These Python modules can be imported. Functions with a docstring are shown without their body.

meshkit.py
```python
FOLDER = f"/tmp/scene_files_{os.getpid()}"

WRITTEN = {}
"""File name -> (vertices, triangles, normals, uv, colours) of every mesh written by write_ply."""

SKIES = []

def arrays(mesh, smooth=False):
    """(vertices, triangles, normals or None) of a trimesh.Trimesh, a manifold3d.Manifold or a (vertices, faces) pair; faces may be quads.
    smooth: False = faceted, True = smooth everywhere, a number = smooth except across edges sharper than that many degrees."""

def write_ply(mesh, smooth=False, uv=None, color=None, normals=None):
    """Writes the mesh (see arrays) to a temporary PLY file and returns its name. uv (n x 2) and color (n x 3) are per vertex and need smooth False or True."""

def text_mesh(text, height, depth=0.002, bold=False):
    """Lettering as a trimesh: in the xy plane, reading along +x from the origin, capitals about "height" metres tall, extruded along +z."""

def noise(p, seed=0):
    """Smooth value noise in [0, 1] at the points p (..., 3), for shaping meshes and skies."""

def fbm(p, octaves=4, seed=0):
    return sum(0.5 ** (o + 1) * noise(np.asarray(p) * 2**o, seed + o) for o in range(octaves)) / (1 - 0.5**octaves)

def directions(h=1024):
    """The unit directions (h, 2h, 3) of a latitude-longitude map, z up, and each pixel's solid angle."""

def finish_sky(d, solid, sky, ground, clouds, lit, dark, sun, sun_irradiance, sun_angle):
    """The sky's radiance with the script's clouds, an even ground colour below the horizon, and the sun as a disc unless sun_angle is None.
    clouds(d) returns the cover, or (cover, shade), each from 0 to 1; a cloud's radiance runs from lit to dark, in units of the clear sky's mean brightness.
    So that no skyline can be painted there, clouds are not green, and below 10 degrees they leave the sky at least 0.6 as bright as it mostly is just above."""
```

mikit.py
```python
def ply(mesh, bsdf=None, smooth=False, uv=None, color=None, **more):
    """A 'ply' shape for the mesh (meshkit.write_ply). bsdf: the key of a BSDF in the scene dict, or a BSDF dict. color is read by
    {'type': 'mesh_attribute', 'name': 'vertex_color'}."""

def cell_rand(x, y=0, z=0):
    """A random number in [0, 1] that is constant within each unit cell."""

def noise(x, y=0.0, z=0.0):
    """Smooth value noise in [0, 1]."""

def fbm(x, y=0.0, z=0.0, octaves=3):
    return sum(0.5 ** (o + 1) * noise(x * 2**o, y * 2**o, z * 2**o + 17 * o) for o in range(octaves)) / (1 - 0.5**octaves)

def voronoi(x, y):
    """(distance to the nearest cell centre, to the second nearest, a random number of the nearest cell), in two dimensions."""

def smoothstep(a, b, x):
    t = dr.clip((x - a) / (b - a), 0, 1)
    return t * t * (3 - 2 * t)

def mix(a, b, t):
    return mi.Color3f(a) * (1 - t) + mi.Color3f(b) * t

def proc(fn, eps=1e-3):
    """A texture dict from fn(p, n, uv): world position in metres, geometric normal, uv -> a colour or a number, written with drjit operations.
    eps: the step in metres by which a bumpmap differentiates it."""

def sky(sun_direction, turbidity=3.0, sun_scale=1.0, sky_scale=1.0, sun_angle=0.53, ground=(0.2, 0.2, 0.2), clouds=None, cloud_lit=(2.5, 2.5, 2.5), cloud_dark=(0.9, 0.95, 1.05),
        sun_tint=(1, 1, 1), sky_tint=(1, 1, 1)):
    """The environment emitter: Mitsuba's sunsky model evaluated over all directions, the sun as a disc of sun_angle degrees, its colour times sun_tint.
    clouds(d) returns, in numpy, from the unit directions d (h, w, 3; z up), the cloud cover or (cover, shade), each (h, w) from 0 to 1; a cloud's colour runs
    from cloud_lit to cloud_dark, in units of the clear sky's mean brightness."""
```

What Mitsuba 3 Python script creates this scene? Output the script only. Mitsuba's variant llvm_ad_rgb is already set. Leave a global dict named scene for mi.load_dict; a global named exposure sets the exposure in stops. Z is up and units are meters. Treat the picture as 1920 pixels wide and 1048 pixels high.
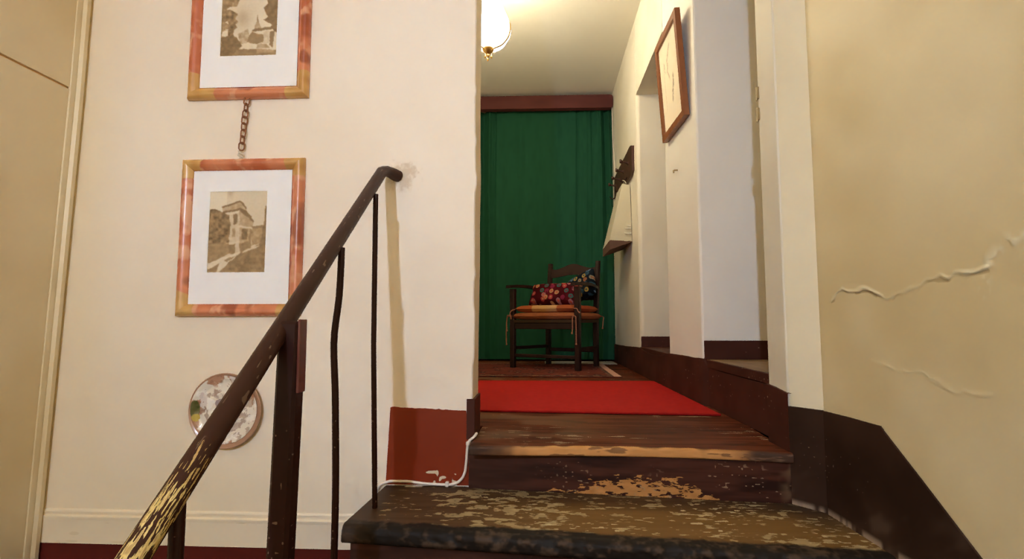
import math
import numpy as np, trimesh, manifold3d as m3, shapely.geometry as sg
from shapely import contains_xy
import drjit as dr, mitsuba as mi, mikit, meshkit
from mikit import proc, noise, fbm, smoothstep, mix, voronoi, cell_rand

scene = {'type': 'scene'}
labels = {}
T = mi.ScalarTransform4f

# ------------------------------------------------------------------ camera, light, exposure
# world: x right, y along the hall, z up, metres; hall floor z = 0
scene['camera'] = {'type': 'perspective', 'fov': math.degrees(2 * math.atan(0.96)), 'fov_axis': 'x',
                   'to_world': T().look_at(origin=[0, 0, 0.365], target=[-0.05456, 0.99524, 0.44574], up=[0, 0, 1])}
exposure = 0.0
STAIR_LAMP = np.array([-0.575, -1.80, 1.40]); STAIR_RADIANCE = (3680., 4720., 6550.)
HALL_LAMP = np.array([-0.325, 3.20, 2.08]); HALL_RADIANCE = (41., 37., 28.)
scene['sky'] = {'type': 'constant', 'radiance': {'type': 'rgb', 'value': [0.004, 0.004, 0.004]}}


def S(r, g, b):
    c = np.array([r, g, b]) / 255.
    return tuple(float(v) for v in np.where(c <= .04045, c / 12.92, ((c + .055) / 1.055) ** 2.4))


# ------------------------------------------------------------------ materials
def mat(key, color, rough=0.6, spec=0.3, bump=None, bscale=1.0, eps=1e-3, **kw):
    c = color if isinstance(color, dict) else proc(color) if callable(color) else {'type': 'rgb', 'value': list(color)}
    b = {'type': 'principled', 'base_color': c, 'roughness': rough, 'specular': spec, **kw}
    if bump is not None:
        b = {'type': 'bumpmap', 'tex': proc(bump, eps), 'scale': bscale, 'bsdf': b}
    scene[key] = {'type': 'twosided', 'bsdf': b}
    return key


VC = {'type': 'mesh_attribute', 'name': 'vertex_color'}


def seg_dist(px, py, pts):
    d = mi.Float(9.0)
    for (ax, ay), (bx, by) in zip(pts[:-1], pts[1:]):
        ux, uy = bx - ax, by - ay
        t = dr.clip(((px - ax) * ux + (py - ay) * uy) / (ux * ux + uy * uy), 0, 1)
        d = dr.minimum(d, dr.sqrt(dr.square(px - ax - t * ux) + dr.square(py - ay - t * uy)))
    return d


def plaster_bump(p, n, uv):
    return fbm(p.x * 8, p.y * 8, p.z * 8, 2) * 0.006


def cream(p, n, uv):
    t = fbm(p.x * 2.3, p.y * 2.3, p.z * 2.3, 3)
    c = mix((.805, .695, .555), (.845, .75, .62), smoothstep(.3, .7, t))
    dd = dr.sqrt(dr.square(p.x + .455) + dr.square(p.z - .850))
    c = mix(c, (.50, .36, .22), smoothstep(.062, .018, dd + .07 * (fbm(p.x * 70, p.z * 70, 1.0, 3) - .5)) * .55)
    low = smoothstep(-.26, -.27, p.z) * smoothstep(.70, .80, fbm(p.x * 14, p.z * 60, 2.0, 3))
    c = mix(c, (.36, .24, .12), low * .8)
    e = smoothstep(-1.35, -1.6, p.x) + smoothstep(.05, -.25, p.z) * .5  # yellower toward lower left: warm bounced light put into the paint
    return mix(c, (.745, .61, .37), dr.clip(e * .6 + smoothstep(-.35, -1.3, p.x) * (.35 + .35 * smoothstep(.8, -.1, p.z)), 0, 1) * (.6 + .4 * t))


CRACK = [(1.449, .428), (1.41, .447), (1.374, .445), (1.35, .447), (1.30, .449), (1.272, .438), (1.24, .419), (1.20, .432), (1.15, .437), (1.112, .452), (1.08, .455), (1.015, .457), (.97, .462)]
CRACK2 = [(1.30, .275), (1.22, .262), (1.14, .262), (1.06, .236), (.98, .238)]
SCUFF = [(.985, .42), (.965, .475), (.93, .50), (.90, .503), (.885, .513)]


def right_marks(p):
    wy, wz = p.y + .008 * (noise(p.y * 60, p.z * 60) - .5), p.z + .012 * (noise(p.y * 50 + 7, p.z * 50) - .5)
    a = smoothstep(.007, .0, seg_dist(wy, wz, CRACK)) * (.35 + .65 * smoothstep(.3, .6, noise(p.y * 30, 4.0)))
    b = smoothstep(.008, .0, seg_dist(wy, wz, CRACK2)) * .5
    c = smoothstep(.016, .0, seg_dist(wy, wz, SCUFF)) * smoothstep(.35, .65, fbm(p.y * 55, p.z * 55, 1.0, 2))
    return a, b, c


def right_bump(p, n, uv):
    a, b, c = right_marks(p)
    return plaster_bump(p, n, uv) + a * .0035 + b * .002 + c * .0015


def ochre(p, n, uv):
    t = fbm(p.x * 2.1, p.y * 3.0, p.z * 2.6, 3)
    c = mix((.65, .52, .275), (.745, .625, .375), smoothstep(.3, .7, t))
    a, b, s = right_marks(p)
    c = mix(c, (.78, .70, .47), dr.clip(a * .6 + b * .35 + s * .8, 0, 1))
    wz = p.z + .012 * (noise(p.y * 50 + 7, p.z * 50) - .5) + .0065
    under = smoothstep(.0045, .001, seg_dist(p.y + .008 * (noise(p.y * 60, p.z * 60) - .5), wz, CRACK)) * smoothstep(.42, .6, noise(p.y * 24, 9.0))  # shade below the raised crack, painted in as a dark line
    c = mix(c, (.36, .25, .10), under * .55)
    return c


def leftpaint(p, n, uv):
    t = fbm(p.x * 2, p.y * 2.5, p.z * 2.0, 3)
    c = mix((.61, .465, .245), (.685, .555, .335), smoothstep(.3, .7, t))
    return mix(c, (.42, .26, .11), smoothstep(.50, .75, fbm(p.y * 7, p.z * 3, 5.0, 3)) * smoothstep(.3, -.2, p.z) * .55)


def hallpaint(p, n, uv):
    t = fbm(p.x * 3, p.y * 3, p.z * 2, 3)
    return mix((.74, .675, .52), (.79, .735, .60), smoothstep(.3, .7, t))


def pale_strip(p, n, uv):
    return mix((.80, .70, .46), (.84, .75, .53), fbm(p.x * 4, p.y * 4, p.z * 3, 3))


mat('m_cream', cream, .55, .25, plaster_bump, 1.0, 2e-3)
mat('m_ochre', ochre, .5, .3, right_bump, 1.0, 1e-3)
mat('m_left', leftpaint, .45, .35, plaster_bump, .7, 2e-3)
mat('m_hall', hallpaint, .55, .25, plaster_bump, 1.0, 2e-3)
mat('m_strip', pale_strip, .5, .3, plaster_bump, .8, 2e-3)
mat('m_recess', lambda p, n, uv: mix((.84, .80, .70), (.88, .85, .765), fbm(p.x * 3, p.y * 3, p.z * 2, 3)), .55, .25, plaster_bump, 1.0, 2e-3)  # hall paint made whiter to stand in for light the jamb lacks
mat('m_ceiling', (.78, .73, .60), .8, .1)
mat('m_plain', (.70, .42, .16), .8, .1)
mat('m_dark_red', lambda p, n, uv: mix((.062, .0065, .0045), (.085, .010, .006), fbm(p.x * 6, p.z * 9, 1.0, 3)), .5, .15)


def maroon(p, n, uv):
    t = fbm(p.x * 5, p.y * 5, p.z * 5, 3)
    c = mix((.040, .0125, .008), (.056, .017, .011), smoothstep(.3, .7, t))
    chip = smoothstep(.89, .91, noise(p.x * 110, p.y * 110, p.z * 110)) * smoothstep(.6, .75, noise(p.x * 9, p.y * 9, p.z * 9))
    return mix(c, (.30, .2, .13), chip * .7)


def brick_brown(p, n, uv):
    t = fbm(p.x * 6, p.y * 6, p.z * 6, 3)
    c = mix((.165, .019, .004), (.19, .0225, .005), smoothstep(.3, .7, t))
    q = fbm(p.x * 52, p.z * 60, 2.0, 2)
    low = smoothstep(-.085, -.115, p.z) * smoothstep(-.42, -.385, p.x) * smoothstep(-.245, -.27, p.x)
    chip = smoothstep(.60, .63, q * (.55 + .45 * low) + low * .06)
    return mix(c, (.62, .52, .36), chip)


def black_dado(p, n, uv):
    t = fbm(p.x * 5, p.y * 5, p.z * 5, 3)
    c = mix((.019, .0085, .005), (.033, .016, .010), smoothstep(.3, .7, t))
    dust = smoothstep(.5, .8, fbm(p.x * 9, p.y * 14 + p.z * 9, p.z * 11, 3)) * smoothstep(.05, -.14, p.z)
    chip = smoothstep(.90, .94, noise(p.x * 150, p.y * 190, p.z * 130)) * smoothstep(.6, .85, noise(p.x * 8, p.y * 8, p.z * 8))
    foot = smoothstep(-.123, -.141, p.z) * smoothstep(.4, .6, fbm(p.x * 40, p.y * 40, 3.0, 2)) * .8
    return mix(mix(c, (.10, .07, .05), dust * .5), (.36, .27, .19), dr.clip(chip * .45 + foot, 0, 1))


mat('m_maroon', maroon, .5, .1)
mat('m_brick', brick_brown, .45, .2)
mat('m_black', black_dado, .5, .1)


def tread_wood(p, n, uv):
    yf = 1.362 - .0985 * (p.x + .504)
    d = p.y - yf                                      # distance behind the nosing
    grain = fbm(p.x * 5, p.y * 60, p.z * 30, 3)
    c = mix((.048, .022, .010), (.080, .040, .018), grain)
    worn = smoothstep(-.28, .10, p.x + .05 * noise(p.x * 9, p.y * 9)) * smoothstep(.30, .17, d)
    c = mix(c, mix((.105, .050, .014), (.155, .080, .026), grain), worn * .95)
    fl = fbm(p.x * 36, p.y * 66, 1.0, 4)
    zone = smoothstep(-.34, -.14, p.x) * smoothstep(.10, -.02, p.x) + .12 * smoothstep(.0, .2, p.x) + .25 * smoothstep(-.45, -.35, p.x) + .55 * smoothstep(.5, .62, p.x) * smoothstep(.13, .06, d)
    flake = smoothstep(.53, .62, fl * (.74 + .32 * dr.clip(zone, 0, 1)))
    c = mix(c, mix((.28, .20, .095), (.40, .30, .15), noise(p.x * 40, p.y * 90)), flake * smoothstep(.03, .045, d) * .80)
    scr = smoothstep(.79, .82, noise(p.x * 55 + 5, p.y * 150)) * smoothstep(.5, .62, noise(p.x * 7, p.y * 11))
    c = mix(c, (.48, .37, .21), scr * .8)
    edge = .036 + .012 * noise(p.x * 14, 2.0) + .008 * (noise(p.x * 90, 1.0) - .5)
    front = smoothstep(edge + .012, edge - .008, d)
    rough = fbm(p.x * 45, p.y * 45, p.z * 45, 3)
    blk = mix((.010, .0065, .0045), (.050, .030, .018), smoothstep(.45, .75, rough))
    c = mix(c, blk, front)
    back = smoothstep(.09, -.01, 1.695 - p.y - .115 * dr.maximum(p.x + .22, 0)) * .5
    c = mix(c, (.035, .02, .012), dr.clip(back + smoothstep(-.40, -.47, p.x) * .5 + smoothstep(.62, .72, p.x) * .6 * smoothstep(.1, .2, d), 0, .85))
    white = smoothstep(.010, .004, dr.abs(p.y - 1.688 - .003 * noise(p.x * 40, 7.0))) * smoothstep(-.43, -.42, p.x) * smoothstep(-.265, -.275, p.x) * smoothstep(.35, .5, noise(p.x * 26, 3.0))
    return mix(c, (.62, .52, .38), white)


def tread_bump(p, n, uv):
    d = p.y - (1.362 - .0985 * (p.x + .504))
    return fbm(p.x * 22, p.y * 60, 1.0, 3) * .0016 + fbm(p.x * 45, p.y * 45, p.z * 45, 3) * .006 * smoothstep(.06, .02, d)


def riser_wood(p, n, uv):
    t = fbm(p.x * 6, p.z * 40, 2.0, 3)
    c = mix((.018, .0055, .0035), (.052, .016, .0095), smoothstep(.3, .75, t))
    c = mix(c, (.06, .026, .016), smoothstep(.1, -.2, p.x) * .35)
    q = fbm(p.x * 34, p.z * 90, 4.0, 4)
    env = smoothstep(-.04, .16, p.x) * smoothstep(.55, .40, p.x)
    core = smoothstep(.10, .24, p.x) * smoothstep(.52, .40, p.x)
    q2 = fbm(p.x * 42, p.z * 120, 4.0, 4)
    o = smoothstep(.50, .56, q2 * .95 - .08 + env * (.42 + .38 * core) - (p.z + .143) / .070) * smoothstep(-.146, -.1425, p.z) * smoothstep(.03, .12, env) * smoothstep(.36, .46, fbm(p.x * 60, p.z * 170, 8.0, 3))
    c = mix(c, mix((.30, .125, .034), (.46, .225, .075), q), o)
    ch = smoothstep(.84, .88, noise(p.x * 110, p.z * 170, 2.0)) * smoothstep(-.025, -.06, p.z) * smoothstep(-.05, .15, p.x) * smoothstep(.45, .6, noise(p.x * 9, p.z * 14, 1.0))
    c = mix(c, (.30, .21, .13), ch * .6)
    dusty = smoothstep(.66, .705, p.x) * smoothstep(.35, .6, fbm(p.x * 25, p.z * 25, 1.0, 2)) * .6
    return mix(c, (.17, .11, .06), dusty * .8)


def plank_wood(p, n, uv):
    g = .55 * fbm(p.x * 5, p.y * 11, 3.0, 3) + .45 * fbm(p.x * 3.0, p.y * 45, p.z * 10, 3)
    c = mix((.048, .0092, .0028), (.094, .020, .006), smoothstep(.25, .75, g))
    k = smoothstep(.68, .80, fbm(p.x * 7, p.y * 16, 3.0, 3))
    c = mix(c, (.03, .012, .006), k * .7)
    c = mix(c, (.16, .10, .055), smoothstep(.35, .0, p.x) * smoothstep(.45, .7, fbm(p.x * 5, p.y * 9, 1.0, 2)) * .35)
    s = smoothstep(.83, .86, noise(p.x * 20, p.y * 160)) * smoothstep(.6, .75, noise(p.x * 4, p.y * 12))
    c = mix(c, (.35, .26, .16), s * .6)
    # bare worn arris of the top step
    fl = 1.612 + .01 * smoothstep(-.2, .2, p.x) - .052 * dr.square(dr.maximum(p.x - .2, 0) / .5)
    d = p.y - fl
    bare = smoothstep(.012, .002, d + .010 * (noise(p.x * 30, 3.0) - .4)) * smoothstep(-.16, .02, p.x + .04 * noise(p.x * 40, p.z * 90)) * smoothstep(.66, .50, p.x + .05 * noise(p.x * 33, 2.0))
    q = fbm(p.x * 18, p.z * 80, p.y * 40, 3)
    orange = mix((.40, .17, .045), (.60, .31, .115), q)
    orange = mix(orange, (.12, .05, .02), smoothstep(.60, .68, q) * .8)
    c = mix(c, mix((.045, .025, .016), (.2, .12, .07), smoothstep(.6, .8, q)), smoothstep(.012, .0, d) * (1 - bare) * .9)
    return mix(c, orange, bare)


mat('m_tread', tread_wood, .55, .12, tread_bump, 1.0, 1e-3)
mat('m_riser', riser_wood, .5, .1, lambda p, n, uv: fbm(p.x * 26, p.z * 55, 4.0, 3) * .0015)
mat('m_plank', plank_wood, .55, .12)
mat('m_stair_dark', (.014, .010, .008), .5, .3)
mat('m_ledge_wood', lambda p, n, uv: mix((.10, .055, .025), (.19, .115, .055), fbm(p.x * 20, p.y * 4, 2.0, 3)), .5, .3)


def rail_paint(p, n, uv):
    # uv.x metres along the rail from the wall, uv.y angle round it (0..1)
    q = fbm(uv.x * 52, uv.y * 46, 1.0, 4)
    base = mix((.028, .009, .0045), (.040, .0135, .007), fbm(uv.x * 7, uv.y * 4, 3.0, 2))
    side = smoothstep(.30, .06, dr.abs(uv.y - .36 - .02 * noise(uv.x * 9, 1.0)))
    a = smoothstep(1.13, 1.30, uv.x) * side + smoothstep(1.22, 1.36, uv.x) * .4
    m = smoothstep(.50, .54, q * (.50 + .62 * dr.clip(a, 0, 1))) * smoothstep(1.10, 1.16, uv.x)
    wood = mix((.50, .34, .10), (.66, .50, .20), noise(uv.x * 60, uv.y * 20))
    wood = mix(wood, (.25, .12, .04), smoothstep(.58, .68, q) * .6)
    c = mix(base, wood, m)
    nick = smoothstep(.86, .89, noise(uv.x * 60, uv.y * 22, 5.0)) * smoothstep(.5, .7, noise(uv.x * 8, uv.y * 5, 2.0))
    return mix(c, (.25, .17, .11), nick * .35)


mat('m_rail', rail_paint, .42, .16)
mat('m_iron', lambda p, n, uv: mix(mix((.013, .0033, .0022), (.026, .0066, .004), fbm(p.x * 20, p.y * 20, p.z * 9, 3)), (.3, .2, .14),
                                   smoothstep(.85, .88, noise(p.x * 160, p.y * 160, p.z * 120)) * smoothstep(.65, .8, noise(p.z * 9, 2.0)) * .4), .35, .15)
mat('m_iron_red', (.085, .018, .012), .3, .5)
mat('m_frame', None or (lambda p, n, uv: frame_paint(p, n, uv)), .28, .5, clearcoat=.5, clearcoat_gloss=.85)


def frame_paint(p, n, uv):
    # uv.x metres along the moulding, uv.y its length
    e = dr.minimum(uv.x, uv.y - uv.x)
    w = noise(p.x * 9 + 3, p.z * 7, 1.0)
    q = fbm(p.x * 14, p.z * 14, p.y * 9, 3)
    r = fbm(p.x * 30 + 9, p.z * 22, 2.0, 3)
    c = mix((.45, .105, .038), (.60, .20, .088), smoothstep(.3, .65, q))
    c = mix(c, (.74, .40, .23), smoothstep(.55, .75, r) * .7)
    c = mix(c, (.24, .04, .015), smoothstep(.68, .82, fbm(p.x * 19, p.z * 12, 6.0, 2)) * .8)
    gold = smoothstep(.004, -.004, e - (.055 + .055 * w))
    g = mix((.46, .20, .045), (.62, .36, .11), noise(p.x * 40, p.z * 40, 3.0))
    return mix(c, g, gold)


mat('m_mat', (.88, .865, .82), .9, .05)
mat('m_print', VC, .8, .1)
mat('m_rust', lambda p, n, uv: mix((.14, .045, .016), (.30, .12, .045), fbm(p.x * 150, p.y * 150, p.z * 150, 2)), .6, .3)
mat('m_cord', (.60, .52, .38), .8, .1)
mat('m_white_cable', (.80, .70, .58), .4, .4)
mat('m_plate', VC, .12, .6, clearcoat=.8, clearcoat_gloss=.95)
mat('m_brown_rim', (.36, .19, .11), .2, .5, clearcoat=.6)
mat('m_red_carpet', lambda p, n, uv: mix((.225, .0075, .006), (.285, .0115, .010), fbm(p.x * 60, p.y * 60, 1.0, 3) * .7 + .3 * noise(p.x * 3, p.y * 3)), .95, .05, sheen=.3)


def rug_fn(p, n, uv):
    ex = dr.minimum(p.x + .72, .535 - p.x); ey = dr.minimum(p.y - 3.62, 4.755 - p.y)
    e = dr.minimum(ex, ey)
    q = fbm(p.x * 26, p.y * 26, 1.0, 2)
    f, s, r = voronoi(p.x * 9, p.y * 7)
    c = mix((.055, .012, .009), (.095, .024, .016), q)
    c = mix(c, (.022, .014, .016), smoothstep(.26, .2, f) * smoothstep(.35, .5, r))
    c = mix(c, (.13, .075, .05), smoothstep(.11, .07, f))
    band = smoothstep(.02, .024, e) * smoothstep(.085, .08, e)
    c = mix(c, mix((.035, .02, .018), (.12, .065, .04), smoothstep(.5, .56, noise(p.x * 45, p.y * 45))), band)
    return mix(c, (.38, .21, .15), smoothstep(.055, .05, ex) * smoothstep(0.0, .01, ey) * smoothstep(.2, .4, p.x))


mat('m_rug', rug_fn, .95, .05)
mat('m_marble', (.50, .44, .36), .4, .3)
mat('m_curtain', lambda p, n, uv: mix((.0095, .058, .031), (.0125, .074, .039), fbm(p.x * 30, p.z * 8, 1.0, 3)), .85, .15, sheen=.25)
mat('m_pelmet', lambda p, n, uv: mix((.075, .020, .018), (.105, .030, .026), fbm(p.x * 6, p.z * 20, 1.0, 2)), .7, .2)
mat('m_chair', lambda p, n, uv: mix((.010, .0035, .0025), (.026, .008, .006), fbm(p.x * 12, p.y * 12, p.z * 5, 3)), .35, .3)
mat('m_rush', (.04, .022, .011), .8, .1)


def pad_check(p, n, uv):
    a = smoothstep(.27, .29, uv.x) * smoothstep(.71, .69, uv.x)
    b = smoothstep(.27, .29, uv.y) * smoothstep(.71, .69, uv.y)
    c = mix((.30, .075, .026), (.52, .29, .12), a)
    return mix(c, (.26, .045, .02), b * .6 * (1 - a)) * (.85 + .15 * fbm(p.x * 200, p.y * 200, p.z * 200, 2))


mat('m_pad_check', pad_check, .9, .05)
mat('m_pad', lambda p, n, uv: mix((.20, .06, .024), (.27, .09, .038), fbm(p.x * 40, p.y * 40, p.z * 40, 2)), .9, .05)
mat('m_tie', (.30, .13, .08), .9, .05)


def floral(base, pal):
    def fn(p, n, uv):
        u, v = uv.x * 19, uv.y * 19
        f, s, r = voronoi(u, v)
        ang = noise(u * 5, v * 5)
        ring = smoothstep(.40, .36, f + .08 * (ang - .5))
        core = smoothstep(.17, .13, f)
        c1 = mi.Color3f(pal[0]); c2 = mi.Color3f(pal[1])
        for k in range(1, len(pal)):
            c1 = dr.select(r > k / len(pal), mi.Color3f(pal[k]), c1)
            c2 = dr.select(r > k / len(pal), mi.Color3f(pal[(k * 2 + 1) % len(pal)]), c2)
        c = mix(base, (base[0] * .4, base[1] * .4, base[2] * .4), noise(u * .7, v * .7))
        return mix(mix(c, c1, ring * smoothstep(.2, .45, ang + .2)), c2, core) * .7
    return fn


mat('m_cush_red', floral((.11, .008, .014), [(.40, .05, .06), (.50, .26, .14), (.05, .14, .13), (.55, .09, .05), (.38, .16, .18), (.20, .02, .05)]), .9, .05)
mat('m_cush_blue', floral((.012, .018, .028), [(.50, .33, .09), (.03, .08, .12), (.30, .26, .18), (.03, .05, .08), (.10, .16, .24), (.3, .12, .06)]), .9, .05)
mat('m_rack', (.055, .022, .014), .4, .4)
mat('m_bag', lambda p, n, uv: mix((.50, .45, .32), (.57, .52, .38), fbm(p.x * 12, p.y * 12, p.z * 5, 2)), .6, .2)
mat('m_bag_base', (.10, .055, .04), .7, .1)
mat('m_bag_print', (.80, .77, .66), .3, .5)
mat('m_brown_frame', lambda p, n, uv: mix((.17, .055, .02), (.25, .09, .035), fbm(p.y * 40, p.z * 6, p.x * 40, 3)), .35, .4)
mat('m_brass', (.50, .30, .09), .3, .5, metallic=.85)
mat('m_crystal', (.8, .75, .62), .1, .8)
mat('m_steel', (.33, .24, .12), .4, .5, metallic=.5)


# ------------------------------------------------------------------ mesh helpers
def tm(v, f):
    return trimesh.Trimesh(np.asarray(v, float), np.asarray(f, int), process=False)


def cat(ms):
    return trimesh.util.concatenate(ms)


def box(x0, x1, y0, y1, z0, z1, b=0.0):
    """box, with chamfered edges of width b"""
    lo, hi = np.array([x0, y0, z0], float), np.array([x1, y1, z1], float)
    if b <= 0:
        m = trimesh.creation.box(extents=hi - lo); m.apply_translation((lo + hi) / 2); return m
    pts = []
    for sx in (0, 1):
        for sy in (0, 1):
            for sz in (0, 1):
                c = np.where([sx, sy, sz], hi, lo); s = np.where([sx, sy, sz], -1., 1.)
                for a in range(3):
                    q = c + s * b; q[a] = c[a]; pts.append(q)
    return trimesh.convex.convex_hull(np.array(pts))


def prism(poly, z0, z1):
    """plan polygon extruded in z"""
    p = poly if isinstance(poly, sg.Polygon) else sg.Polygon(poly)
    m = trimesh.creation.extrude_polygon(p, z1 - z0, engine='earcut'); m.apply_translation([0, 0, z0]); return m


def rounded(poly, r):
    return sg.Polygon(poly).buffer(-r).buffer(r, quad_segs=5)


def prism_x(poly_yz, x0, x1):
    m = trimesh.creation.extrude_polygon(sg.Polygon(poly_yz), x1 - x0, engine='earcut')
    v = np.array(m.vertices); return tm(np.c_[v[:, 2] + x0, v[:, 0], v[:, 1]], m.faces)


def prism_y(poly_xz, y0, y1):
    m = trimesh.creation.extrude_polygon(sg.Polygon(poly_xz), y1 - y0, engine='earcut')
    v = np.array(m.vertices); return tm(np.c_[v[:, 0], v[:, 2] + y0, v[:, 1]], np.array(m.faces)[:, ::-1])


def grid_mesh(P):
    """P (n, m, 3) -> mesh"""
    n, m = P.shape[:2]
    i, j = np.meshgrid(np.arange(n - 1), np.arange(m - 1), indexing='ij'); a = (i * m + j).ravel()
    return tm(P.reshape(-1, 3), np.vstack([np.c_[a, a + m, a + m + 1], np.c_[a, a + m + 1, a + 1]]))


def tube(pts, r, sides=12, caps=True, uv=False, closed=False):
    p = np.asarray(pts, float); n = len(p)
    r = np.broadcast_to(r, (n,))
    t = np.gradient(p, axis=0) if not closed else np.roll(p, -1, 0) - np.roll(p, 1, 0)
    t /= np.linalg.norm(t, axis=1, keepdims=True)
    up = np.array([0, 0, 1.]) if abs(t[0, 2]) < .95 else np.array([1., 0, 0])
    A = np.cross(t[0], up); A /= np.linalg.norm(A)
    V = []
    ang = np.arange(sides) * 2 * np.pi / sides
    for k in range(n):
        A = A - t[k] * (A @ t[k]); A /= np.linalg.norm(A); B = np.cross(t[k], A)
        V.append(p[k] + r[k] * (np.cos(ang)[:, None] * A + np.sin(ang)[:, None] * B))
    V = np.array(V); F = []
    for k in range(n if closed else n - 1):
        k2 = (k + 1) % n
        for s in range(sides):
            s2 = (s + 1) % sides
            F += [[k * sides + s, k * sides + s2, k2 * sides + s2], [k * sides + s, k2 * sides + s2, k2 * sides + s]]
    v = V.reshape(-1, 3)
    if caps and not closed:
        v = np.vstack([v, p[0], p[-1]]); a, b = n * sides, n * sides + 1
        for s in range(sides):
            s2 = (s + 1) % sides
            F += [[a, s2, s], [b, (n - 1) * sides + s, (n - 1) * sides + s2]]
    return tm(v, F)


def smooth_path(pts, n=40):
    from scipy.interpolate import CubicSpline, PchipInterpolator
    p = np.asarray(pts, float); d = np.r_[0, np.cumsum(np.linalg.norm(np.diff(p, axis=0), axis=1))]
    return np.stack([PchipInterpolator(d, p[:, k])(np.linspace(0, d[-1], n)) for k in range(3)], 1)


def lathe(prof, n=32, center=(0, 0, 0)):
    prof = np.asarray(prof, float); a = np.linspace(0, 2 * np.pi, n + 1)
    P = np.stack([prof[:, :1] * np.cos(a), prof[:, :1] * np.sin(a), np.repeat(prof[:, 1:], n + 1, 1)], -1) + np.asarray(center)
    return grid_mesh(P[:, ::-1])


def obj(key, mesh, bsdf, smooth=False, label=None, category=None, group=None, kind=None, uv=None, color=None, **more):
    if key in scene:
        k = 1
        while f'{key}_{k:03d}' in scene: k += 1
        key = f'{key}_{k:03d}'
    scene[key] = mikit.ply(mesh, bsdf, smooth=smooth, uv=uv, color=color, **more)
    lab(key, label, category, group, kind)
    return key


def lab(key, label=None, category=None, group=None, kind=None):
    d = {k: v for k, v in dict(label=label, category=category, group=group, kind=kind).items() if v}
    if d: labels[key] = {**labels.get(key, {}), **d}


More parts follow.
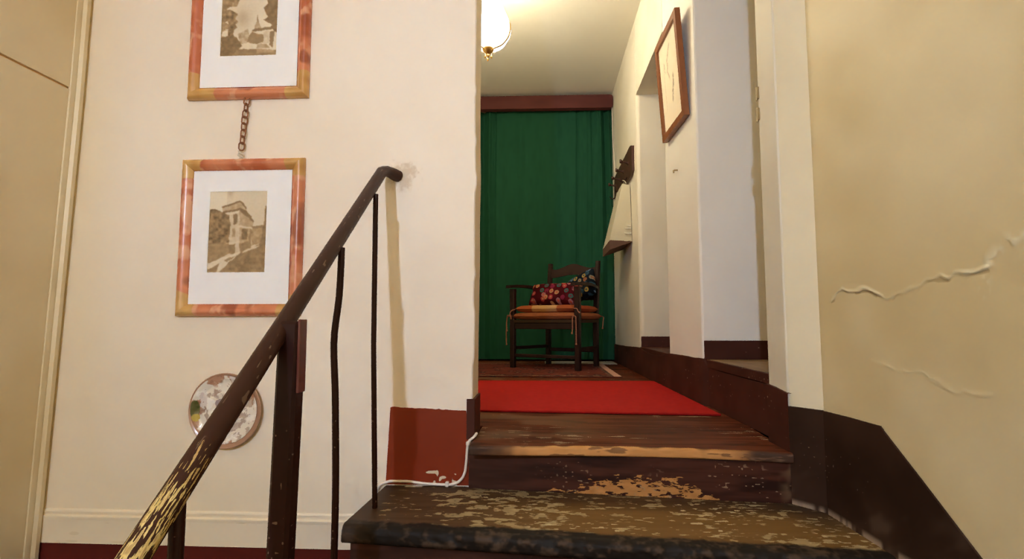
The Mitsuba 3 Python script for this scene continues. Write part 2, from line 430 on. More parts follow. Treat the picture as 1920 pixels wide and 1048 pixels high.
# ------------------------------------------------------------------ setting
# picture wall, its free end a little uneven where the plaster is knocked
zz = np.linspace(-1.287, 2.6, 160)
ex = -.216 + .0035 * (meshkit.noise(np.c_[zz * 7, zz * 0, zz * 0], 3) - .5) - .004 * (zz < .0) - .007 * np.clip((1.0 - zz) / 1.4, 0, 1) + .0035
fr = np.array([[x + .004 * (meshkit.noise(np.array([[z * 23, 0, 0]]), 5)[0] > .72), 1.70, z] for x, z in zip(ex, zz)])
rows = [np.c_[np.full(160, -1.75), np.full(160, 1.84), zz], np.c_[np.full(160, -1.75), np.full(160, 1.70), zz], fr - [.0035, 0, 0], fr + [0, .0035, 0],
        np.c_[ex + .001, np.full(160, 1.837), zz], np.c_[ex - .003, np.full(160, 1.84), zz], np.c_[np.full(160, -1.75), np.full(160, 1.84), zz]]
pw = grid_mesh(np.array(rows)); 
obj('wall_back', pw, 'm_cream', smooth=35, kind='structure', label='cream plaster wall facing the stairs, hung with the framed prints')
obj('wall_left', tm(*[np.array(x) for x in (lambda m: (m.vertices, m.faces))(prism_y([(-1.555, 2.6), (-1.578, 1.153), (-1.75, 1.153), (-1.75, 2.6)], -3.2, 1.70))]), 'm_left', kind='structure',
    label='tan painted wall left of the prints, upper panel above a seam')
obj('wall_left_001', prism_y([(-1.579, 1.146), (-1.625, -.35), (-1.655, -1.287), (-1.75, -1.287), (-1.75, 1.146)], -3.2, 1.70), 'm_left', kind='structure')
obj('wall_left_002', box(-1.75, -1.588, -3.2, 1.70, 1.140, 1.159), 'm_plain', kind='structure')
# corner trim: a flat strip and a bead up the corner
def trim_x(z): return np.interp(z, [-1.287, -.35, 1.15, 2.6], [-1.655, -1.625, -1.578, -1.555])
zs = np.linspace(-.70, 2.6, 48)
tv = [np.c_[trim_x(zs) + o, np.full(48, y), zs] for o, y in ((-.004, 1.648), (.004, 1.650), (.007, 1.662), (.006, 1.668), (.016, 1.674), (.017, 1.686), (.008, 1.694), (.008, 1.706))]
obj('trim_1', grid_mesh(np.array(tv)[:, ::-1]), 'm_left', smooth=50, kind='structure', label='narrow painted trim strip up the left corner')
obj('wall_front', box(-1.75, 1.3, -3.35, -3.2, -1.287, 2.6), 'm_plain', kind='structure')
obj('ceiling', box(-1.75, 1.75, -3.35, 5.6, 2.6, 2.75), 'm_ceiling', kind='structure')
obj('floor_landing', box(-1.75, 1.3, -3.35, 1.70, -1.40, -1.287), 'm_stair_dark', kind='structure')
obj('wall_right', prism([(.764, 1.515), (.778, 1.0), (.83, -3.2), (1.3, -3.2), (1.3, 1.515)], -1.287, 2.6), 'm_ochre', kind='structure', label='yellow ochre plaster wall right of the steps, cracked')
obj('wall_pier', prism(sg.Polygon([(.708, 1.59), (.764, 1.515), (1.3, 1.515), (1.3, 1.59)]), -1.287, 2.6), 'm_strip', kind='structure', label='pale splayed corner of the wall beside the steps')
pier = sg.Polygon([(.708, 1.59), (1.3, 1.59), (1.75, 1.73), (.712, 1.73)])
obj('wall_pier_001', prism(rounded([(.704, 1.5905), (1.75, 1.5905), (1.75, 1.72), (.704, 1.72)], .008), -.2, 2.6), 'm_hall', smooth=40, kind='structure')
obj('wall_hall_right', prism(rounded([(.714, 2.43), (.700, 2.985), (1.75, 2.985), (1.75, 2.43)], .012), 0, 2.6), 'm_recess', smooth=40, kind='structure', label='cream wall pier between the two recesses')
obj('wall_hall_right_001', prism(rounded([(.700, 3.845), (.705, 5.6), (1.75, 5.6), (1.75, 3.845)], .03), 0, 2.6), 'm_hall', smooth=40, kind='structure')
obj('wall_lintel', box(.706, 1.75, 1.72, 2.43, 2.035, 2.6), 'm_hall', kind='structure')
obj('wall_lintel_001', box(.701, 1.75, 2.985, 3.845, 2.035, 2.6), 'm_hall', kind='structure')
obj('wall_recess', box(1.62, 1.75, 1.72, 3.845, 0, 2.035), 'm_hall', kind='structure')
obj('wall_hall_left', box(-1.2, -1.05, 1.84, 5.6, 0, 2.6), 'm_hall', kind='structure')
obj('wall_hall_end', box(-1.05, .705, 5.42, 5.6, 0, 2.6), 'm_hall', kind='structure')

# recess steps
for k, (y0, y1, zt, xf) in enumerate(((1.72, 2.43, .203, .737), (2.985, 3.845, .194, .702))):
    obj('floor_recess', box(xf + .004, 1.62, y0, y1, 0, zt - .026), 'm_maroon', kind='structure')
obj('trim_2', box(.733, 1.62, 1.722, 2.428, .1765, .2035, .003), 'm_ledge_wood', kind='structure', label='worn brown wooden ledge in the nearer recess')
obj('trim_3', box(.728, .741, 1.722, 2.428, .168, .2025, .002), 'm_maroon', kind='structure')
obj('trim_4', box(.699, 1.62, 2.987, 3.843, .168, .1945, .002), 'm_maroon', kind='structure')
obj('baseboard_recess', box(.722, 1.62, 2.422, 2.4335, .2035, .286, .002), 'm_maroon', kind='structure')
obj('baseboard_recess_001', box(.706, 1.62, 3.836, 3.848, .1945, .268, .002), 'm_maroon', kind='structure')

# maroon skirting along the hall's right wall: wavy hand-painted top
sy = np.array([1.583, 1.66, 1.722, 1.735, 2.0, 2.2, 2.405, 2.43, 2.46, 2.7, 2.98, 3.3, 3.6, 3.85, 4.3, 4.8, 5.25])
sx = np.array([.7005, .700, .699, .729, .731, .731, .730, .712, .706, .700, .694, .694, .694, .694, .694, .694, .694])
st = np.array([.163, .172, .176, .166, .166, .166, .168, .205, .206, .203, .197, .168, .168, .190, .178, .166, .160])
yy = np.unique(np.r_[np.linspace(1.583, 5.25, 120), sy]); xx = np.interp(yy, sy, sx); tt = np.interp(yy, sy, st) + .003 * (meshkit.noise(np.c_[yy * 9, yy * 0, yy * 0], 2) - .5)
Z0 = np.full_like(yy, 0.0)
sk = grid_mesh(np.array([np.c_[xx + .02, yy, Z0], np.c_[xx, yy, Z0], np.c_[xx, yy, tt - .002], np.c_[xx + .002, yy, tt], np.c_[xx + .02, yy, tt]])[:, ::-1])
obj('baseboard_right', sk, 'm_maroon', smooth=40, kind='structure', label='maroon painted skirting along the hall right wall')
# it returns down to the lower tread as a black painted dado on the splayed corner and the stair wall
obj('baseboard_stair', prism([(.7000, 1.5825), (.760, 1.5105), (.764, 1.515), (.712, 1.59)], -.142, .128), 'm_black', kind='structure')
dado = [(1.5105, .127), (1.40, .130), (1.278, .131), (1.262, .118), (1.16, .047), (1.02, -.053), (.60, -.36), (-.30, -1.02), (-.30, -1.287), (1.5105, -1.287)]
wx = lambda y: np.interp(y, [-3.2, 1.0, 1.515], [.83, .778, .764])
dm = prism_x(dado, 0, .004); dv = np.array(dm.vertices); dv[:, 0] = wx(dv[:, 1]) - .0045 + dv[:, 0]
obj('baseboard_stair_001', tm(dv, dm.faces), 'm_black', kind='structure', label='black painted dado stepping down along the yellow wall')

# skirting of the picture wall
rb = np.random.default_rng(4)
bx = np.linspace(-.487, -.2375, 24)
top = .099 - .010 * (bx + .487) / .24 + rb.normal(0, .0008, 24)
obj('baseboard_back', prism_y([(-.4905, -.14)] + [(-.4865 + .007, top[0] - .002)] + list(zip(bx[1:], top[1:])) + [(-.2305, 0.0), (-.2265, -.14)], 1.6965, 1.7005), 'm_brick', kind='structure', label='red brown painted patch of skirting above the lower step')
obj('baseboard_back_001', prism([(-.236, 1.6962), (-.2115, 1.6962), (-.2095, 1.7), (-.2095, 1.842), (-.214, 1.845), (-.236, 1.70)], .0005, .125), 'm_maroon', kind='structure')
prof = [(1.703, -.232), (1.6965, -.236), (1.694, -.242), (1.6965, -.248), (1.6965, -.252), (1.690, -.256), (1.690, -.262), (1.6925, -.268), (1.6925, -.340), (1.703, -.340)]
obj('baseboard_left', prism_x(prof[::-1], -1.66, -.515), 'm_cream', smooth=50, kind='structure', label='cream moulded skirting board below the prints')
obj('baseboard_left_001', box(-1.66, -.515, 1.6955, 1.703, -1.287, -.3405), 'm_dark_red', kind='structure')

# ------------------------------------------------------------------ hall floor of wide planks
def nosed_slab(front, back, zt, th, r=.012, wob=0.0, seed=0):
    """slab between a front and a back polyline (same count), the front edge rounded; returns a closed mesh"""
    front, back = np.asarray(front, float), np.asarray(back, float); n = len(front)
    d = back - front; d /= np.linalg.norm(d, axis=1, keepdims=True)
    prof = [(r + .06, 0)] + [(r - r * math.sin(a), -r + r * math.cos(a)) for a in np.linspace(0, math.pi / 2, 6)] + [(0, -th / 2)] + [(r * .6 - r * .6 * math.cos(a), -th + r * .6 - r * .6 * math.sin(a)) for a in np.linspace(0, math.pi / 2, 4)]
    rows = [np.c_[back, np.full(n, zt)]]
    for o, z in prof:
        P = np.c_[front + d * o, np.full(n, zt + z)]
        if wob:
            w = meshkit.fbm(P * [28, 28, 45], 3, seed) - .5
            f = np.clip(1 - o / .05, 0, 1)
            P[:, :2] -= d * (w * wob * f)[:, None]; P[:, 2] += w * wob * .4 * f
        rows.append(P)
    rows.append(np.c_[back, np.full(n, zt - th)]); rows.append(np.c_[back, np.full(n, zt)])
    m = grid_mesh(np.array(rows))
    caps = []
    for k in (0, n - 1):
        ring = np.array([q[k] for q in rows[:-1]]); c = ring.mean(0); L = len(ring)
        F = [[i, (i + 1) % L, L] for i in range(L)]
        if k: F = [f[::-1] for f in F]
        caps.append(tm(np.vstack([ring, c]), F))
    return cat([m] + caps)


obj('floor', box(-1.05, .95, 1.72, 5.45, -.15, -.03), 'm_stair_dark', kind='structure', label='dark plank floor of the hall')
N = 70
fx = np.interp(np.linspace(0, 1, N), [0, 1], [-.215, .704]); fy = 1.612 + .010 * np.clip((fx + .2) / .4, 0, 1) - .052 * np.clip((fx - .2) / .5, 0, 1) ** 2
m = nosed_slab(np.c_[fx, fy], np.c_[np.interp(fx, [-.215, .704], [-.2085, .728]), np.full(N, 1.922)], 0.0, .029, .010, .004, 3)
obj('floor__plank', m, 'm_plank', smooth=35, uv=None)
ys = [1.925, 2.245, 2.57, 2.88, 3.21, 3.53, 3.84, 4.17, 4.49, 4.80, 5.12, 5.42]
for k, (a, b) in enumerate(zip(ys[:-1], ys[1:])):
    dz = [-.001, 0, -.0015, -.0005][k % 4]
    obj('floor__plank', box(-1.05, .735 if a < 2.4 else .71, a + (.0025 if k == 0 else .0015), b - .0015, -.03, dz, .003), 'm_plank')

# ------------------------------------------------------------------ staircase
lab('staircase', 'dark worn wooden staircase climbing to the hall, black nosings and scuffed brown treads', 'stairs')
front0 = np.array([[-.504, 1.362], [.778, 1.2355]])
N = 110
fx = np.linspace(-.504, .7745, N); fyy = 1.362 - .0985 * (fx + .504)
bkx = np.linspace(-.488, .762, N)
bky = np.interp(bkx, [-.49, -.225, -.224, .70, .762], [1.6955, 1.6955, 1.686, 1.592, 1.512])
m = nosed_slab(np.c_[fx, fyy], np.c_[bkx, bky], -.143, .046, .020, .010, 7)
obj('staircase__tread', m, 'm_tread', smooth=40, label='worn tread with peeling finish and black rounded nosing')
# riser under the hall floor: from the wall end to the splayed corner
rx = np.array([-.226, .7035])
rp = [(-.226, 1.682), (.7035, 1.5875), (.7035, 1.607), (-.226, 1.702 - .003)]
obj('staircase__riser', prism(rp, -.143, -.0295), 'm_riser', label='black riser with orange bare wood at its foot')
for k in range(1, 8):
    zt = -.143 * (k + 1); yl = 1.362 - .213 * k
    f = np.array([[-.504, yl], [.766, yl - .0985]]); n2 = 24
    s = np.linspace(0, 1, n2)[:, None]
    fr_ = f[0] * (1 - s) + f[1] * s; bk_ = fr_ + [0, .235]; bk_[:, 0] = np.clip(bk_[:, 0], -.49, .764)
    if zt - .046 > -1.25:
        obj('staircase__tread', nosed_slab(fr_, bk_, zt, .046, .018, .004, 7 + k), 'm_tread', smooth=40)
    yr = yl + .213 + .022
    obj('staircase__riser', prism([(-.488, yr), (.762, yr - .096), (.762, yr - .078), (-.488, yr + .018)], zt, zt + .097), 'm_riser')
core = [(1.6955, -.19), (1.40, -.19)]
pts = [(1.69, -.19)]
for k in range(1, 8):
    y = 1.362 - .213 * k + .213 + .045
    pts += [(y, -.143 * k - .047), (y, -.143 * (k + 1) - .047)]
pts += [(1.362 - .213 * 7 + .05, -1.286), (1.69, -1.286)]
obj('staircase__stringer', prism_x(pts, -.485, -.462), 'm_stair_dark')

# ------------------------------------------------------------------ handrail with its bars
lab('handrail', 'dark painted round stair handrail with worn yellow wood at its lower end, on iron bars', 'handrail')
RA, RB = np.array([-.497, 1.62, .840]), np.array([-.467, .75, .207])
rd = (RB - RA) / np.linalg.norm(RB - RA)
railL = 1.95
start = [np.array([-.470, 1.702, .846]), np.array([-.477, 1.686, .8475]), np.array([-.485, 1.668, .8485]), np.array([-.491, 1.650, .8480]), np.array([-.4955, 1.634, .8430])]
rail = np.array(start + [RA + rd * s for s in np.linspace(.010, railL - .1, 90)])
def rail_mesh(p, r, sides=28):
    n = len(p); d = np.r_[0, np.cumsum(np.linalg.norm(np.diff(p, axis=0), axis=1))]
    t = np.gradient(p, axis=0); t /= np.linalg.norm(t, axis=1, keepdims=True)
    ang = np.linspace(0, 2 * np.pi, sides + 1); V, UV = [], []
    for k in range(n):
        A = np.cross(t[k], [0, 0, 1.]); A /= np.linalg.norm(A); B = np.cross(A, t[k])   # A: level, to the stair side or away; B: up
        V.append(p[k] + r[k] * (np.cos(ang)[:, None] * A + np.sin(ang)[:, None] * B)); UV.append(np.c_[np.full(sides + 1, d[k]), ang / (2 * np.pi)])
    return grid_mesh(np.array(V)), np.array(UV).reshape(-1, 2)
rr = np.full(len(rail), .0172); rr[:2] = .0195; rr[2] = .018
rm, ruv = rail_mesh(rail, rr)
obj('handrail__rail', rm, 'm_rail', smooth=True, uv=ruv)
railat = lambda y: RA + (RB - RA) * (RA[1] - y) / (RA[1] - RB[1])
t1 = railat(1.492)
obj('handrail__baluster', tube([[-.460, 1.492, -.150], [-.473, 1.492, .3], [-.476, 1.492, t1[2] - .012]], .0074), 'm_iron', smooth=40)
t2 = railat(1.22)
obj('handrail__baluster', tube(smooth_path([[-.467, 1.22, -.2858], [-.467, 1.22, -.08], [-.474, 1.22, .20], [-.4805, 1.22, .32], [-.470, 1.22, .44], [-.468, 1.22, t2[2] - .008]], 30), .0078), 'm_iron', smooth=40)
t3 = railat(.956)
nw = box(-.0195, .0195, -.0195, .0195, -.4290, .368, .006); nv = np.array(nw.vertices); nv[:, 0] += -.4615 + .006 * nv[:, 2] / .3; nv[:, 1] += .956
obj('handrail__newel_post', tm(nv, nw.faces), 'm_iron', label='thick dark square post')
obj('handrail__strap', box(-.4365, -.4315, .938, .966, .240, .371, .0012), 'm_iron_red', label='short red brown iron strap beside the post head')
t4 = railat(.67)
obj('handrail__baluster', tube([[-.459, .67, -.5719], [-.459, .67, t4[2] - .012]], .0092), 'm_iron', smooth=40)
t5 = railat(.46)
obj('handrail__baluster', tube([[-.459, .46, -.715], [-.459, .46, t5[2] - .012]], .0078), 'm_iron', smooth=40)

# ------------------------------------------------------------------ framed prints
def moulding(L, w, prof_h=.024):
    """one mitred length along +x from 0 to L (outer), the inner edge at z = w; y towards the viewer is negative; returns mesh and uv"""
    prof = [(0, 0), (0, .010), (.002, .016), (.008, .0225), (w * .35, prof_h + .002), (w * .6, prof_h), (w * .82, .018), (w * .9, .013), (w, .012), (w, 0)]
    V, UV, n = [], [], 24
    for c, h in prof:
        s = np.linspace(c, L - c, n)
        V.append(np.c_[s, np.full(n, -h), np.full(n, c)]); UV.append(np.c_[s, np.full(n, L)])
    return grid_mesh(np.array(V)), np.array(UV).reshape(-1, 2)


def draw(polys, w, h, sky, nx=110, seed=0):
    """a print as a plane grid with a colour at each vertex: the tones of polygons in order, softened and grained"""
    ny = int(nx * h / w)
    u, v = np.meshgrid(np.linspace(0, 1, nx), np.linspace(0, 1, ny), indexing='ij')
    P = np.stack([u, v * h / w, 0 * u], -1)
    wu = u + .018 * (meshkit.fbm(P * 14, 3, seed) - .5) * 2; wv = v + .012 * (meshkit.fbm(P * 14, 3, seed + 9) - .5) * 2
    tone = sky(u, v)
    for pts, a, soft in polys:
        k = contains_xy(sg.Polygon(pts).buffer(0), wu, wv)
        a2 = a + soft * (meshkit.fbm(P * 20, 3, seed + 31 + len(pts)) - .5) * 2
        tone = np.where(k, a2, tone)
    tone = np.clip(tone + .05 * (meshkit.fbm(P * 45, 2, seed + 5) - .5), 0, 1)
    from scipy.ndimage import gaussian_filter
    tone = gaussian_filter(tone, .7)
    dark, mid, light = np.array(S(60, 41, 22)), np.array(S(170, 142, 104)), np.array(S(240, 228, 200))
    t = tone[..., None]
    col = np.where(t < .5, dark + (mid - dark) * t * 2, mid + (light - mid) * (t - .5) * 2)
    X = np.stack([u * w, np.zeros_like(u), (1 - v) * h], -1)
    m = grid_mesh(X)
    return m, col.reshape(-1, 3)


def house_print():
    q = lambda pts: [((x - 122) / 590, (y - 110) / 828) for x, y in pts]
    def sky(u, v): return .80 - .14 * np.exp(-((u - .36) / .05) ** 2 - ((v - .03) / .05) ** 2) - .10 * v + .08 * (u < .3)
    P = [([(135, 300), (200, 295), (260, 330), (330, 360), (345, 480), (335, 640), (240, 660), (120, 760), (120, 300)], .30, .28),
         ([(250, 265), (430, 212), (500, 285), (495, 330), (430, 300), (270, 335)], .58, .1),
         ([(250, 268), (430, 212), (503, 283), (498, 298), (428, 232), (262, 280)], .26, .05),
         ([(340, 360), (410, 340), (430, 305), (430, 745), (345, 745)], .70, .06),
         ([(265, 325), (430, 285), (490, 305), (582, 420), (572, 440), (430, 308), (270, 342)], .28, .05),
         ([(368, 352), (406, 344), (406, 445), (370, 458)], .30, .1),
         ([(430, 308), (575, 435), (565, 500), (560, 670), (440, 740)], .56, .1),
         ([(430, 460), (575, 490), (575, 505), (430, 482)], .74, .02),
         ([(462, 492), (520, 494), (516, 600), (456, 604)], .30, .12),
         ([(536, 505), (560, 508), (556, 640), (532, 640)], .40, .1),
         ([(365, 490), (395, 488), (395, 570), (365, 575)], .50, .1),
         ([(300, 640), (425, 615), (432, 640), (310, 658)], .76, .02),
         ([(285, 640), (320, 650), (330, 740), (295, 720)], .24, .05), ([(338, 655), (402, 645), (398, 742), (344, 744)], .36, .08),
         ([(440, 645), (556, 610), (556, 690), (450, 742)], .36, .12),
         ([(566, 490), (672, 478), (664, 640), (562, 665)], .50, .15), ([(560, 470), (672, 462), (672, 486), (566, 494)], .36, .04),
         ([(690, 268), (720, 258), (703, 720), (640, 690), (672, 480)], .30, .12),
         ([(110, 850), (125, 650), (335, 640), (345, 742), (120, 850)], .40, .12),
         ([(440, 745), (560, 690), (660, 640), (705, 700), (700, 945), (230, 945), (330, 842)], .34, .16),
         ([(104, 872), (300, 780), (452, 722), (444, 748), (332, 842), (238, 945), (212, 945), (262, 858), (104, 910)], .80, .06),
         ([(104, 912), (252, 842), (215, 945), (104, 945)], .36, .1), ([(300, 808), (420, 760), (330, 832)], .44, .06),
         ([(470, 722), (570, 680), (660, 664), (560, 712), (470, 738)], .72, .05)]
    return [(q(p), a, s) for p, a, s in P], sky


def garden_print():
    q = lambda pts: [((x - 130) / 890, 1 - (905 - y) / 1311) for x, y in pts]
    def sky(u, v): return .80 - .18 * np.exp(-((u - .38) / .16) ** 2 - ((v - .5) / .14) ** 2) + .06 * u
    P = [([(120, -420), (330, -420), (420, -120), (380, 40), (250, 40), (200, 120), (150, 200), (120, 100)], .42, .3),
         ([(150, 130), (250, 90), (390, 180), (345, 240), (400, 300), (350, 350), (395, 420), (330, 440), (330, 540), (120, 640), (130, 300)], .36, .30),
         ([(780, -420), (1070, -420), (1040, 530), (960, 480), (900, 400), (930, 370), (790, 285), (865, 225), (800, 130), (785, 80), (850, 0)], .27, .12),
         ([(160, 470), (240, 440), (250, 540), (150, 545)], .86, .05), ([(190, 320), (230, 280), (260, 340)], .82, .04), ([(205, 420), (260, 430), (215, 450)], .8, .02),
         ([(705, 160), (722, 300), (765, 440), (648, 450), (690, 300)], .56, .12), ([(696, 240), (716, 240), (714, 330), (698, 330)], .36, .05),
         ([(400, 520), (560, 430), (580, 640), (560, 680), (440, 680)], .58, .2),
         ([(612, 468), (650, 440), (935, 395), (945, 445), (640, 482)], .30, .05),
         ([(565, 560), (620, 480), (700, 520), (830, 540), (800, 670), (690, 695), (560, 660)], .38, .08),
         ([(800, 480), (895, 470), (880, 690), (800, 680)], .74, .12), ([(900, 490), (965, 480), (940, 760), (890, 720)], .34, .06),
         ([(955, 560), (1035, 530), (1020, 800), (940, 760)], .86, .04),
         ([(140, 570), (330, 525), (400, 600), (470, 720), (390, 860), (110, 910), (108, 800), (150, 780)], .26, .10),
         ([(490, 700), (560, 660), (700, 770), (500, 770)], .82, .08),
         ([(700, 700), (860, 690), (900, 770), (700, 780)], .56, .1),
         ([(380, 790), (560, 775), (1010, 800), (1012, 880), (105, 912), (340, 870)], .36, .10), ([(700, 780), (960, 800), (990, 850), (700, 850)], .52, .08)]
    return [(q(p), a, s) for p, a, s in P], sky


def picture(x0, x1, z0, z1, w, art, ax0, ax1, az0, az1, label, seed):
    k = 'framed_print' if 'framed_print__mat_board' not in scene else 'framed_print_001'
    lab(k, label, 'picture')
    L, H = x1 - x0, z1 - z0; Y = 1.6985
    def put(m, M, t): m = m.copy(); v = np.array(m.vertices) @ np.array(M, float).T + t; return tm(v, m.faces)
    for L_, M, t in ((L, [[1, 0, 0], [0, 1, 0], [0, 0, 1]], (x0, Y, z0)), (L, [[-1, 0, 0], [0, 1, 0], [0, 0, -1]], (x1, Y, z1)),
                     (H, [[0, 0, 1], [0, 1, 0], [-1, 0, 0]], (x0, Y, z1)), (H, [[0, 0, -1], [0, 1, 0], [1, 0, 0]], (x1, Y, z0))):
        m_, uv_ = moulding(L_, w)
        obj(k + '__moulding', put(m_, M, t), 'm_frame', smooth=True, uv=uv_)
    mb = prism_y(sg.Polygon([(x0 + w * .7, z0 + w * .7), (x1 - w * .7, z0 + w * .7), (x1 - w * .7, z1 - w * .7), (x0 + w * .7, z1 - w * .7)],
                            [[(ax0, az0), (ax1, az0), (ax1, az1), (ax0, az1)]]), Y - .009, Y - .0068)
    obj(k + '__mat_board', mb, 'm_mat', label='white mat board')
    polys, sky = art
    g, col = draw(polys, ax1 - ax0 + .006, az1 - az0 + .006, sky, 110, seed)
    g.apply_translation([ax0 - .003, Y - .0066, az0 - .003])
    obj(k + '__print', g, 'm_print', smooth=True, color=col, label='sepia town view print')
    obj(k + '__back_board', box(x0 + .006, x1 - .006, Y - .0062, Y + .001, z0 + .006, z1 - .006), 'm_rack')
    return k


def prism_y(poly_xz, y0, y1):                                      # as above, also for polygons with holes
    p = poly_xz if isinstance(poly_xz, sg.Polygon) else sg.Polygon(poly_xz)
    m = trimesh.creation.extrude_polygon(p, y1 - y0, engine='earcut'); v = np.array(m.vertices)
    return tm(np.c_[v[:, 0], v[:, 2] + y0, v[:, 1]], np.array(m.faces)[:, ::-1])


W_ = .0395
picture(-1.197, -.780, .386, .910, W_, house_print(), -1.099, -.904, .530, .800, 'framed sepia print of a tall street house, hanging lower on its chain', 3)
picture(-1.193, -.776, 1.117, 1.643, W_, garden_print(), -1.088, -.892, 1.268, 1.535, 'framed sepia print of trees and a spire, the upper one above the chain', 8)
labels['framed_print_001__print'] = {'label': 'sepia garden view print'}

# ---- chain between them
lab('chain', 'rusty iron chain hanging between the two framed prints on the wall', 'chain')
def link(c, t, roll, L=.0275, w=.0170, r=.0023):
    a = np.linspace(0, 2 * np.pi, 25)[:-1]; h = (L - w) / 2
    p = np.c_[w / 2 * np.cos(a), np.zeros(24), w / 2 * np.sin(a) + h * np.sign(np.sin(a))] * [1, 1, 1] - [0, 0, 0]
    m = tube(p, r, 7, closed=True)
    ca, sa = math.cos(roll), math.sin(roll)
    v = np.array(m.vertices) @ np.array([[ca, -sa, 0], [sa, ca, 0], [0, 0, 1]]).T
    t = np.asarray(t) / np.linalg.norm(t); lean = math.atan2(t[0], t[2]); cl, sl = math.cos(lean), math.sin(lean)
    v = v @ np.array([[cl, 0, sl], [0, 1, 0], [-sl, 0, cl]]).T
    return tm(v + c, m.faces)
c0, c1 = np.array([-.986, 1.688, 1.108]), np.array([-.997, 1.688, .952])
for k in range(8):
    s = k / 7
    obj('chain__link', link(c0 * (1 - s) + c1 * s, c0 - c1, [0.25, 1.5, 0.1, .75, 1.2, -.1, 1.4, .3][k]), 'm_rust', smooth=True)
obj('chain__cord', tube(smooth_path([[-.997, 1.69, .942], [-1.006, 1.685, .935], [-.996, 1.683, .926], [-.991, 1.69, .921], [-1.001, 1.693, .932], [-1.008, 1.686, .924], [-1.0, 1.684, .916], [-.990, 1.688, .914], [-1.004, 1.69, .911]], 50), .0022, 8), 'm_cord', smooth=True, label='knotted white cord at the foot of the chain')

# ---- wall plate
def plate():
    lab('wall_plate', 'round glazed decorative plate with cream relief, on the wall behind the handrail', 'plate')
    cx, cz, R = -1.012, .084, .1195
    prof = [(0, .006), (.088, .006), (.095, .009), (.113, .019), (.1175, .0205), (.1195, .019), (.1195, .0165), (.112, .013), (.09, .001), (0, .001)]
    m = lathe(prof, 72); v = np.array(m.vertices)
    obj('wall_plate__rim', tm(np.c_[v[:, 0] + cx, 1.698 - v[:, 2], v[:, 1] + cz], m.faces), 'm_brown_rim', smooth=40, label='brown glazed rim')
    n, a = 70, np.linspace(0, 2 * np.pi, 181)
    r = np.linspace(0, .1085, n)
    rr_, aa = np.meshgrid(r, a, indexing='ij')
    x, z = rr_ * np.cos(aa) - .004, rr_ * np.sin(aa) + .0035
    P = np.stack([x * 38, z * 38, 0 * x], -1)
    q = meshkit.fbm(P, 4, 2); q2 = meshkit.fbm(P * .7 + 5, 4, 9)
    rel = q * .006 + .004 * np.exp(-((rr_ - .052) / .008) ** 2)
    h = np.interp(np.hypot(x, z), [0, .088, .095, .118], [.0085, .0085, .0115, .0225]) + rel * np.clip((.1085 - rr_) / .01, 0, 1)
    c = np.empty(x.shape + (3,)); c[:] = S(232, 220, 196)
    def put(mask, col): 
        k = np.clip(mask, 0, 1)[..., None]; c[:] = c * (1 - k) + np.array(S(*col)) * k
    rad = np.hypot(x, z)
    put((rad - .078 + .05 * (q - .5)) * 90 * (q2 > .52), (176, 130, 100))
    put((q2 > .63) * (rad > .06) * .7, (134, 84, 56))
    put((meshkit.fbm(P * 1.7 + 11, 3, 4) > .60) * (rad > .03) * .6, (142, 104, 78)); put((q > .60) * .6, (250, 242, 226)); put((q < .40) * (rad < .07) * .7, (176, 150, 132))
    put(((x + .018) / .018) ** 2 + ((z - .022) / .015) ** 2 < 1, (148, 130, 128)); put(((x - .03) / .016) ** 2 + ((z + .012) / .013) ** 2 < 1, (158, 150, 152))
    put(((x + .100) / .014) ** 2 + ((z - .004) / .028) ** 2 + .5 * (q - .5) < 1, (62, 66, 22)); put(((x + .096) / .012) ** 2 + ((z + .022) / .012) ** 2 < 1, (176, 150, 60))
    V = np.stack([x + cx, 1.698 - h, z + cz], -1)
    obj('wall_plate__relief', grid_mesh(V), 'm_plate', smooth=True, color=c.reshape(-1, 3), label='cream glazed relief with brown and green patches')
plate()

# ---- white cable at the foot of the wall
cab = smooth_path([[-.205, 1.705, .018], [-.212, 1.690, .009], [-.2255, 1.688, -.002], [-.232, 1.6885, -.022], [-.234, 1.6885, -.055], [-.238, 1.6885, -.092], [-.247, 1.6885, -.115], [-.267, 1.6885, -.131], [-.292, 1.6885, -.1365], [-.36, 1.6885, -.1345],
                    [-.426, 1.6885, -.128], [-.468, 1.6885, -.128], [-.492, 1.689, -.134], [-.507, 1.690, -.142], [-.5155, 1.691, -.16], [-.518, 1.692, -.30]], 120)
lab('cable', 'thin white cable running along the foot of the wall and up beside the step', 'cable')
obj('cable__cord', tube(cab, .0044, 10), 'm_white_cable', smooth=True)
obj('cable__clip', box(-.300, -.289, 1.6825, 1.697, -.1425, -.127, .002), 'm_white_cable')
obj('cable__clip', box(-.236, -.2245, 1.6825, 1.697, -.016, -.004, .002), 'm_white_cable')

# ------------------------------------------------------------------ hall: carpet, rug, threshold
cm = box(-.80, .702, 2.222, 3.345, .0005, .0085, .002); cv = np.array(cm.vertices)
cv[:, 1] += np.where(cv[:, 1] < 2.6, -.055 * (cv[:, 0] + .3) / 1.0, .03 * (cv[:, 0] - .1)); cv[:, 0] += np.where((cv[:, 0] > .5) & (cv[:, 1] > 3), -.012, 0.0)
obj('red_carpet', tm(cv, cm.faces), 'm_red_carpet', label='plain bright red carpet lying across the hall floor near the steps', category='carpet')
obj('rug', box(-.72, .535, 3.62, 4.755, .0003, .007, .002), 'm_rug', label='dark red patterned rug under the armchair legs', category='rug')
obj('threshold_strip', box(.03, .665, 4.765, 5.06, .0002, .006, .002), 'm_marble', label='pale flat strip on the floor at the curtain foot behind the chair', category='strip')

